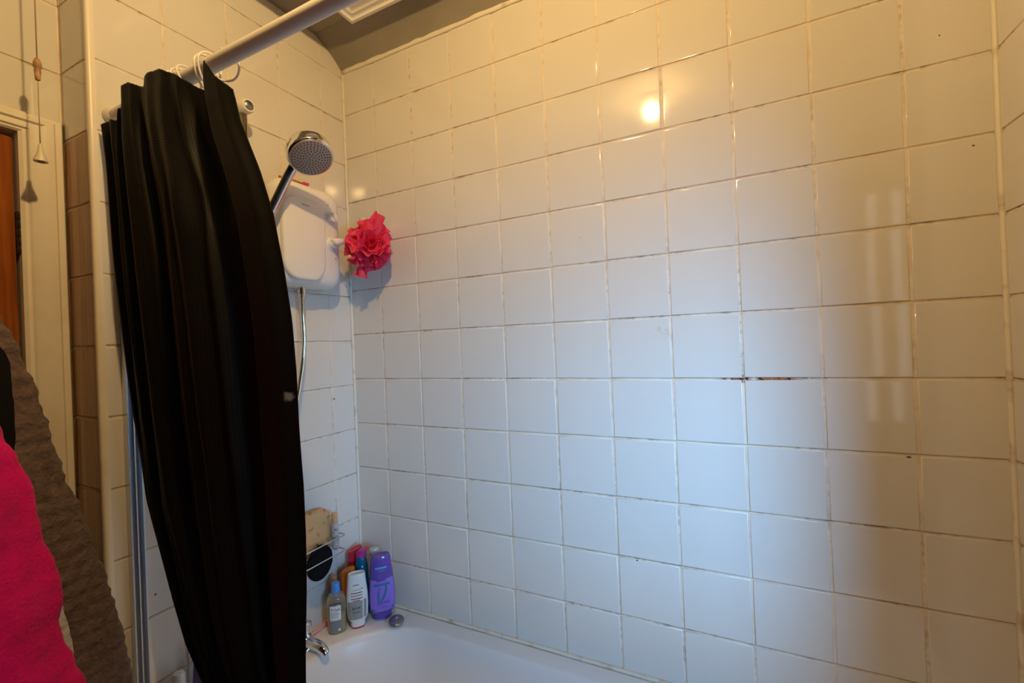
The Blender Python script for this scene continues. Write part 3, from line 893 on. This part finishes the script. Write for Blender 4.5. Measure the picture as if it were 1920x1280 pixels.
patch('front_label', pp_, -.80, .85, .150, .186, .0005, M_dpurple, b, frac=True)
patch('cyan_band', pp_, -.020, .016, .163, .1685, .0009, M_cyan, b)
wrap_text("L'OREAL", .0058, pp_, -.002, .1575, M_cyan, b, .0012)
patch('lower_label', pp_, -.92, .92, .030, .130, .0004, mat('purple_film', (.30, .17, .66), .25), b, frac=True)
patch('oval_mark', pp_, -.017, .011, .1245, .1345, .0008, M_dpurple, b)
patch('ribbon_bar', pp_, -.026, .024, .1105, .1175, .0009, M_tealprint, b)
# ribbon loop motif
bm = bmesh.new(); cen = []
for i in range(41):
    a = -.35+2*PI*i/40*.93
    cen.append((-.002+.0135*math.sin(a)*(.55+.45*math.cos(a*.5)**2)+.0065*math.cos(a), .0865+.0265*math.cos(a)))
R = []
for i, (x, z) in enumerate(cen):
    wdt = .0016+.0022*abs(math.sin(i/40*PI))*(1 if i < 40 else 1)
    R.append([front(pp_, x-wdt, z, .0011), front(pp_, x+wdt, z, .0011)])
loft(bm, R, False, False, False); build('ribbon_motif', bm, M_tealprint, b)
wrap_text('ELVIVE', .0135, pp_, .002, .0555, M_dpurple, b, .0013, .95, .12)
patch('small_print', pp_, -.012, .016, .042, .0435, .0009, M_dpurple, b, 8, 1)

# orange bottle
b = bottle('lotion_bottle', (.060, -.116), 'orange bottle with a slanted top behind the white bottle')
po = [(0, .0195, .014, 2.5), (.003, .0215, .016, 2.5), (.05, .0222, .0165, 2.5), (.150, .0218, .016, 2.5), (.158, .0205, .0145, 2.5), (.161, .0175, .011, 2.4)]
bm = body(po)
for v in bm.verts:
    if v.co.z > .14: v.co.z += (v.co.z-.14)/.021*.30*(v.co.x)
build('body', bm, M_orange, b)

# red bottle
b = bottle('lotion_bottle', (.038, -.064), 'tall dark red bottle with a lighter red slanted cap, back left')
pr2 = [(0, .021, .0145, 2.5), (.003, .0235, .0165, 2.5), (.06, .0245, .017, 2.5), (.165, .0235, .0165, 2.5)]
build('body', body(pr2), M_red, b, angle=60)
bm = body([(.165, .0235, .0165, 2.5), (.185, .0235, .0165, 2.5), (.197, .0225, .0158, 2.5), (.201, .0200, .0135, 2.4), (.2008, .0175, .0110, 2.3), (.1995, .0165, .010, 2.3)])
for v in bm.verts:
    if v.co.z > .18: v.co.z += (v.co.z-.18)/.021*.38*v.co.x
build('cap', bm, M_redcap, b, angle=50)

# teal bottle with magenta cap
b = bottle('shower_gel_bottle', (.078, -.075), 'teal bottle with a magenta flip cap between the red and clear bottles')
pteal = [(0, .0185, .0135, 2.4), (.003, .0205, .0155, 2.4), (.05, .0210, .016, 2.4), (.10, .0207, .0155, 2.4), (.155, .0195, .0150, 2.3), (.178, .0165, .013, 2.2), (.186, .0150, .0125, 2.1)]
build('body', body(pteal), M_teal, b)
bm = body([(.186, .0155, .013, 2.1), (.198, .0160, .0132, 2.1), (.204, .0155, .013, 2.1), (.207, .0135, .010, 2.1)])
for v in bm.verts:
    if v.co.z > .20: v.co.x += .006; v.co.z += .35*max(0, v.co.x)
build('cap', bm, M_magenta, b, angle=50)
bmx = bmesh.new(); bmesh.ops.create_uvsphere(bmx, u_segments=12, v_segments=8, radius=.0028, matrix=Matrix.Translation(front(pteal, .001, .158, .001)))
build('white_dot', bmx, M_paper, b)

# clear bottle
b = bottle('toner_bottle', (.107, -.045), 'colourless clear bottle at the back between the teal and purple bottles')
pc = [(0, .018, .010, 2.4), (.003, .0205, .012, 2.4), (.12, .0205, .012, 2.4), (.180, .0200, .012, 2.4), (.184, .018, .010, 2.3)]
build('flask', body(pc), M_clear, b)
build('cap', body([(.184, .0165, .0105, 2.3), (.204, .0160, .0100, 2.3), (.207, .013, .008, 2.3)]), mat('frosted_cap', (.75, .80, .84), .3, trans=.5), b, angle=50)

# small amber bottle half hidden behind the blue-capped one
b = bottle('oil_bottle', (.028, -.146), 'small amber brown bottle half hidden behind the blue-capped bottle')
bm = bmesh.new(); lathe(bm, [(.012, 0), (.0145, .002), (.0148, .09), (.013, .104), (.009, .112), (.009, .122)], 24); build('flask', bm, M_amber, b)
bm = bmesh.new(); lathe(bm, [(.0105, .1215), (.0108, .123), (.0105, .144), (.009, .147), (0, .1475)], 24, Matrix(), True, False)
build('cap', bm, mat('tan_cap', (.45, .26, .13), .5), b, angle=40)

# pink razor leaning along the wall
rz2 = empty('razor', (.020, -.235, RIM+.0008), 'pale pink razor handle lying on the rim left of the blue-capped bottle', 'razor')
bm = bmesh.new(); tube(bm, smooth_path([(0, 0, .0048), (-.001, .03, .0052), (-.002, .06, .006)], 8), [interp(i/16, [0, .5, 1], [.0042, .0048, .004]) for i in range(17)], 12)
build('handle', bm, M_pinkplastic, rz2)
bm = bmesh.new(); box(bm, -.008, .006, .058, .066, .001, .012, .002); build('blade_head', bm, M_hotpink, rz2)

# bottles behind the curtain on the near corner of the rim
b = bottle('shampoo_bottle', (.034, -.596), 'white capped bottle top at the foot of the end wall, left of the curtain')
bm = bmesh.new(); lathe(bm, [(.018, 0), (.0215, .003), (.0215, .095), (.017, .108), (.0115, .113)], 28); build('body', bm, M_white, b)
bm = bmesh.new(); lathe(bm, [(.0125, .1125), (.0135, .115), (.0132, .135), (.0105, .142), (0, .144)], 28, Matrix(), True, False); build('cap', bm, M_white, b, angle=50)
b = bottle('shampoo_bottle', (.042, -.548), 'dusky purple bottle half hidden behind the lower edge of the curtain')
build('body', body([(0, .018, .013, 2.4), (.003, .0205, .015, 2.4), (.10, .0205, .015, 2.4), (.14, .018, .0135, 2.3), (.155, .014, .011, 2.2)]), mat('dusky_purple', (.13, .09, .22), .3), b)

# ------------------------------------------------------------------ plug and chain, taps
pgm = empty('bath_plug', (.224, -.082, RIM+.0128), 'round metal bath plug with chain lying on the corner of the rim', 'bath plug')
Mp = Matrix.Rotation(math.radians(24), 4, Vector((.755, .655, 0)).cross(Vector((0, 0, 1))).normalized()) if False else axis_matrix((0, 0, 0), (.12, -.16, .98))
bm = bmesh.new(); lathe(bm, [(0, -.009), (.015, -.009), (.0175, -.003), (.0225, -.001), (.0235, .001), (.0225, .0032), (.012, .0048), (0, .005)], 32, Mp, False, False)
build('disc', bm, M_dchrome, pgm)
bm = bmesh.new(); tube(bm, [Mp @ Vector((.0, .0055*math.cos(a), .0085+.0055*math.sin(a))) for a in [2*PI*i/16 for i in range(16)]], .0013, 8, True)
build('ring', bm, M_chrome, pgm)
bm = bmesh.new()
cp = smooth_path([Mp @ Vector((0, 0, .0135)), (.004, .022, -.004), (.002, .045, -.0125), (-.002, .058, -.0125)], 14)
cp = [Vector(p) for p in cp]
for i, p in enumerate(cp):
    bmesh.ops.create_icosphere(bm, subdivisions=1, radius=.00135, matrix=Matrix.Translation(p))
build('chain', bm, M_alu, pgm)

tp = empty('bath_tap', (.048, -.272, RIM+.0006), 'chrome bath tap with ribbed handle beside the lower edge of the curtain', 'tap')
bm = bmesh.new(); lathe(bm, [(.024, 0), (.024, .004), (.019, .008), (.0165, .014), (.0165, .030), (.0150, .036), (.0100, .040), (.0100, .048)], 28)
tube(bm, smooth_path([(.0, 0, .018), (.030, 0, .020), (.058, 0, .0185), (.076, 0, .012), (.082, 0, .003)], 6), [interp(i/24, [0, .6, 1], [.0155, .0135, .0115]) for i in range(25)], 18)
build('body', bm, M_chrome, tp)
bm = bmesh.new()
nn = 48
loft(bm, [[((r+(.0009 if i % 4 < 2 else -.0006)*(q))*math.cos(2*PI*i/nn), (r+(.0009 if i % 4 < 2 else -.0006)*q)*math.sin(2*PI*i/nn), z) for i in range(nn)] for r, z, q in ((.0125, .045, 0), (.0160, .047, 1), (.0168, .060, 1), (.0160, .072, 1), (.0125, .0765, .3), (.008, .078, 0))])
build('handle', bm, M_chrome, tp, angle=30)

# ------------------------------------------------------------------ ceiling things
vt = empty('ceiling_vent', (.17, -.44, ZC-.0005), 'white stepped square vent frame on the grey ceiling above the rail', 'ceiling vent')
def sq(s, z): return [(s*.325, s*.32+.0, z) if 0 else p for p in [(0+s, 0+s, z), (.34-s, 0+s, z), (.34-s, .325-s, z), (0+s, .325-s, z)]]
bm = bmesh.new()
loft(bm, [sq(0, 0), sq(0, -.029), sq(.004, -.032), sq(.013, -.032), sq(.015, -.026), sq(.018, -.024), sq(.028, -.024), sq(.030, -.018), sq(.033, -.016), sq(.045, -.016), sq(.047, -.011), sq(.052, -.009), sq(.064, -.009), sq(.066, -.004), sq(.075, -.003)])
build('frame', bm, M_white, vt, smooth=False)
bm = bmesh.new()
for k in range(9): box(bm, .08, .26, .085+k*.0185, .095+k*.0185, -.006, -.0032)
build('grille', bm, M_white, vt, smooth=False)

BX, BY, BZ = .925, -.870, 2.405
lp = empty('ceiling_lamp', (BX, BY, ZC-.0005), 'bare warm bulb in a white ceiling holder, mirrored in the wall tiles', 'ceiling lamp')
bm = bmesh.new(); lathe(bm, [(.045, 0), (.045, -.008), (.036, -.013), (.020, -.014), (.019, -.032), (.016, -.033)], 28)
build('holder', bm, M_white, lp, angle=40)
bm = bmesh.new(); bmesh.ops.create_uvsphere(bm, u_segments=20, v_segments=12, radius=.022, matrix=Matrix.Translation((0, 0, BZ-ZC+.008)))
build('bulb', bm, M_bulb, lp)

# pull cord of the light switch, by the door
cx, cy = -.030, -.7735
pc_ = empty('pull_cord', (cx, cy, ZC-.0005), 'light switch pull cord with wooden toggle and cone beside the door frame', 'pull cord')
bm = bmesh.new(); lathe(bm, [(.038, 0), (.038, -.010), (.030, -.026), (.010, -.030)], 28); build('switch_housing', bm, M_white, pc_, angle=40)
def PZ(z): return z-ZC
zt, zb = 2.015, 1.840
bm = bmesh.new(); tube(bm, [(0, 0, PZ(2.44)), (0, 0, PZ(zt+.018))], .0013, 6); tube(bm, [(0, 0, PZ(zt-.02)), (0, 0, PZ(zb+.02))], .0010, 6)
build('cord', bm, M_cord, pc_)
bm = bmesh.new(); lathe(bm, [(.0015, .022), (.0040, .020), (.0064, .012), (.0066, .003), (.0042, .0), (.0054, -.003), (.0048, -.012), (.0040, -.022), (.0022, -.024)], 20, Matrix.Translation((0, 0, PZ(zt))))
build('toggle', bm, M_wood, pc_, angle=60)
bm = bmesh.new(); lathe(bm, [(.0015, .024), (.003, .022), (.0045, .008), (.0110, -.010), (.0110, -.0125), (.007, -.0125), (.004, .0)], 20, Matrix.Translation((0, 0, PZ(zb))))
o = build('cone_pull', bm, M_pwhite, pc_, angle=50)

# ------------------------------------------------------------------ garments on the door hooks
def garment(nm, m, label, cat, keys, hd, xc, yc, left, disp, seed, folds, z_end, top):
    """draped garment: closed body; keys = (z, y of right edge)"""
    bm = bmesh.new()
    ks = sorted(keys)
    zs = [k[0] for k in ks]; ye = [k[1] for k in ks]
    nz, na = 190, 200
    rings = []
    for j in range(nz+1):
        z = top+(z_end-top)*j/nz
        r = cinterp(z, zs, ye)-yc
        l = interp(z, [z_end, top-.45, top-.12, top], [left, left*.95, left*.7, .03])
        dd = interp(z, [z_end, top-.3, top-.06, top], [hd, hd, hd*.7, hd*.5])
        ring = []
        for i in range(na):
            a = 2*PI*i/na
            c, s = math.cos(a), math.sin(a)
            wy = (r if s > 0 else l)
            fold = folds*(math.sin(5*a+seed+1.5*z)+.6*math.sin(9*a-seed+2*z))*min(1, (top-z)*3)*(1-.75*max(0, s)**3)
            p = Vector((xc+c*(dd+fold), yc+s*wy, z))
            nrm = Vector((c, s, 0))
            ring.append(p+nrm*disp(p, a, wy*s))
        rings.append(ring)
    loft(bm, rings)
    o = build(nm, bm, m)
    return tag(o, label, cat)
def waffle(p, a, arc):
    w = .6*noise.noise(p*6)
    q = math.sin(2*PI*(p.z/.026+.6*math.sin(a)*.8)+w*2)
    s = math.sin(2*PI*(arc+p.x*.6)/.021+w*3)
    return .0021*max(-.6, q)*(.65+.35*s)+.0011*noise.noise(p*85)
def fleece(p, a, arc):
    return .0035*noise.noise(p*9)+.0014*noise.noise(p*34)+.0009*noise.noise(p*95)
def towel(p, a, arc): return .0012*noise.noise(p*80)
YCG = -1.12
garment('bathrobe', M_brownrobe, 'grey-brown ribbed towelling bathrobe hanging behind the pink robe', 'bathrobe',
        [(.50, -.698), (.70, -.703), (.786, -.710), (.884, -.722), (.939, -.733), (1.004, -.745), (1.084, -.765), (1.149, -.780), (1.222, -.8015), (1.296, -.817), (1.367, -.8305), (1.443, -.8516), (1.516, -.875), (1.60, -.935), (1.69, -1.04)], .038, .105, YCG, .20, waffle, 1.3, .007, .62, 1.69)
garment('bathrobe', M_pinkrobe, 'hot pink fleece bathrobe hanging foremost at the left edge', 'bathrobe',
        [(.50, -.80), (.70, -.805), (.80, -.815), (.9125, -.838), (.958, -.8495), (1.002, -.861), (1.033, -.866), (1.058, -.8615), (1.082, -.8615), (1.116, -.868), (1.171, -.881), (1.206, -.886), (1.2395, -.888), (1.288, -.906), (1.323, -.92), (1.40, -.955), (1.50, -1.0), (1.57, -1.06)],   .046, .266, YCG, .22, fleece, 2.7, .012, .46, 1.60)
garment('towel', M_whitetowel, 'white towel with only its edge showing between the two robes', 'towel',
        [(.60, -.806), (.80, -.812), (.899, -.8178), (.927, -.8183), (.966, -.823), (1.006, -.829), (1.036, -.8345), (1.08, -.86), (1.2, -.93), (1.45, -1.0), (1.57, -1.08)], .005, .170, YCG, .20, towel, .4, .001, .62, 1.58)
garment('jacket', M_blackcloth, 'black garment showing as a dark sliver between the robes at the left edge', 'jacket',
        [(.70, -.93), (1.25, -.885), (1.33, -.882), (1.42, -.885), (1.47, -.90), (1.55, -1.0), (1.6, -1.08)], .005, .185, YCG, .20, towel, .9, .001, .72, 1.585)

# ------------------------------------------------------------------ daylight and camera
W = bpy.data.worlds.new('world'); S.world = W; W.use_nodes = True
bg = W.node_tree.nodes['Background']; bg.inputs[0].default_value = (.35, .55, 1, 1); bg.inputs[1].default_value = .25
la = bpy.data.lights.new('window_daylight', 'AREA'); la.shape = 'RECTANGLE'; la.size = .60; la.size_y = .74
la.color = (.25, .57, 1.0); la.energy = 7.0; la.spread = math.radians(52)
lo = bpy.data.objects.new('window_daylight', la); COL.objects.link(lo)
lo.location = (XW+.10, (WY0+WY1)/2, (WZ0+WZ1)/2+.02)
tgt = Vector((1.12, 0, 1.15))
lo.rotation_euler = (tgt-lo.location).to_track_quat('-Z', 'Y').to_euler()

cam = bpy.data.cameras.new('camera'); co = bpy.data.objects.new('camera', cam); COL.objects.link(co)
fw = Vector((-.44533396, .8953588, .00320652)); rt = Vector((.89456533, .44508488, -.04064875)); up = Vector((.03782238, .01523383, .99916835))
co.matrix_world = Matrix(((rt.x, up.x, -fw.x, 1.20601), (rt.y, up.y, -fw.y, -1.16448), (rt.z, up.z, -fw.z, 1.42447), (0, 0, 0, 1)))
cam.sensor_width = 36; cam.lens = 840.282*36/1920; cam.clip_start = .02; cam.clip_end = 30
S.camera = co
S.view_settings.view_transform = 'Standard'; S.view_settings.look = 'None'
S.view_settings.gamma = 1; S.view_settings.use_curve_mapping = False; S.view_settings.exposure = 0
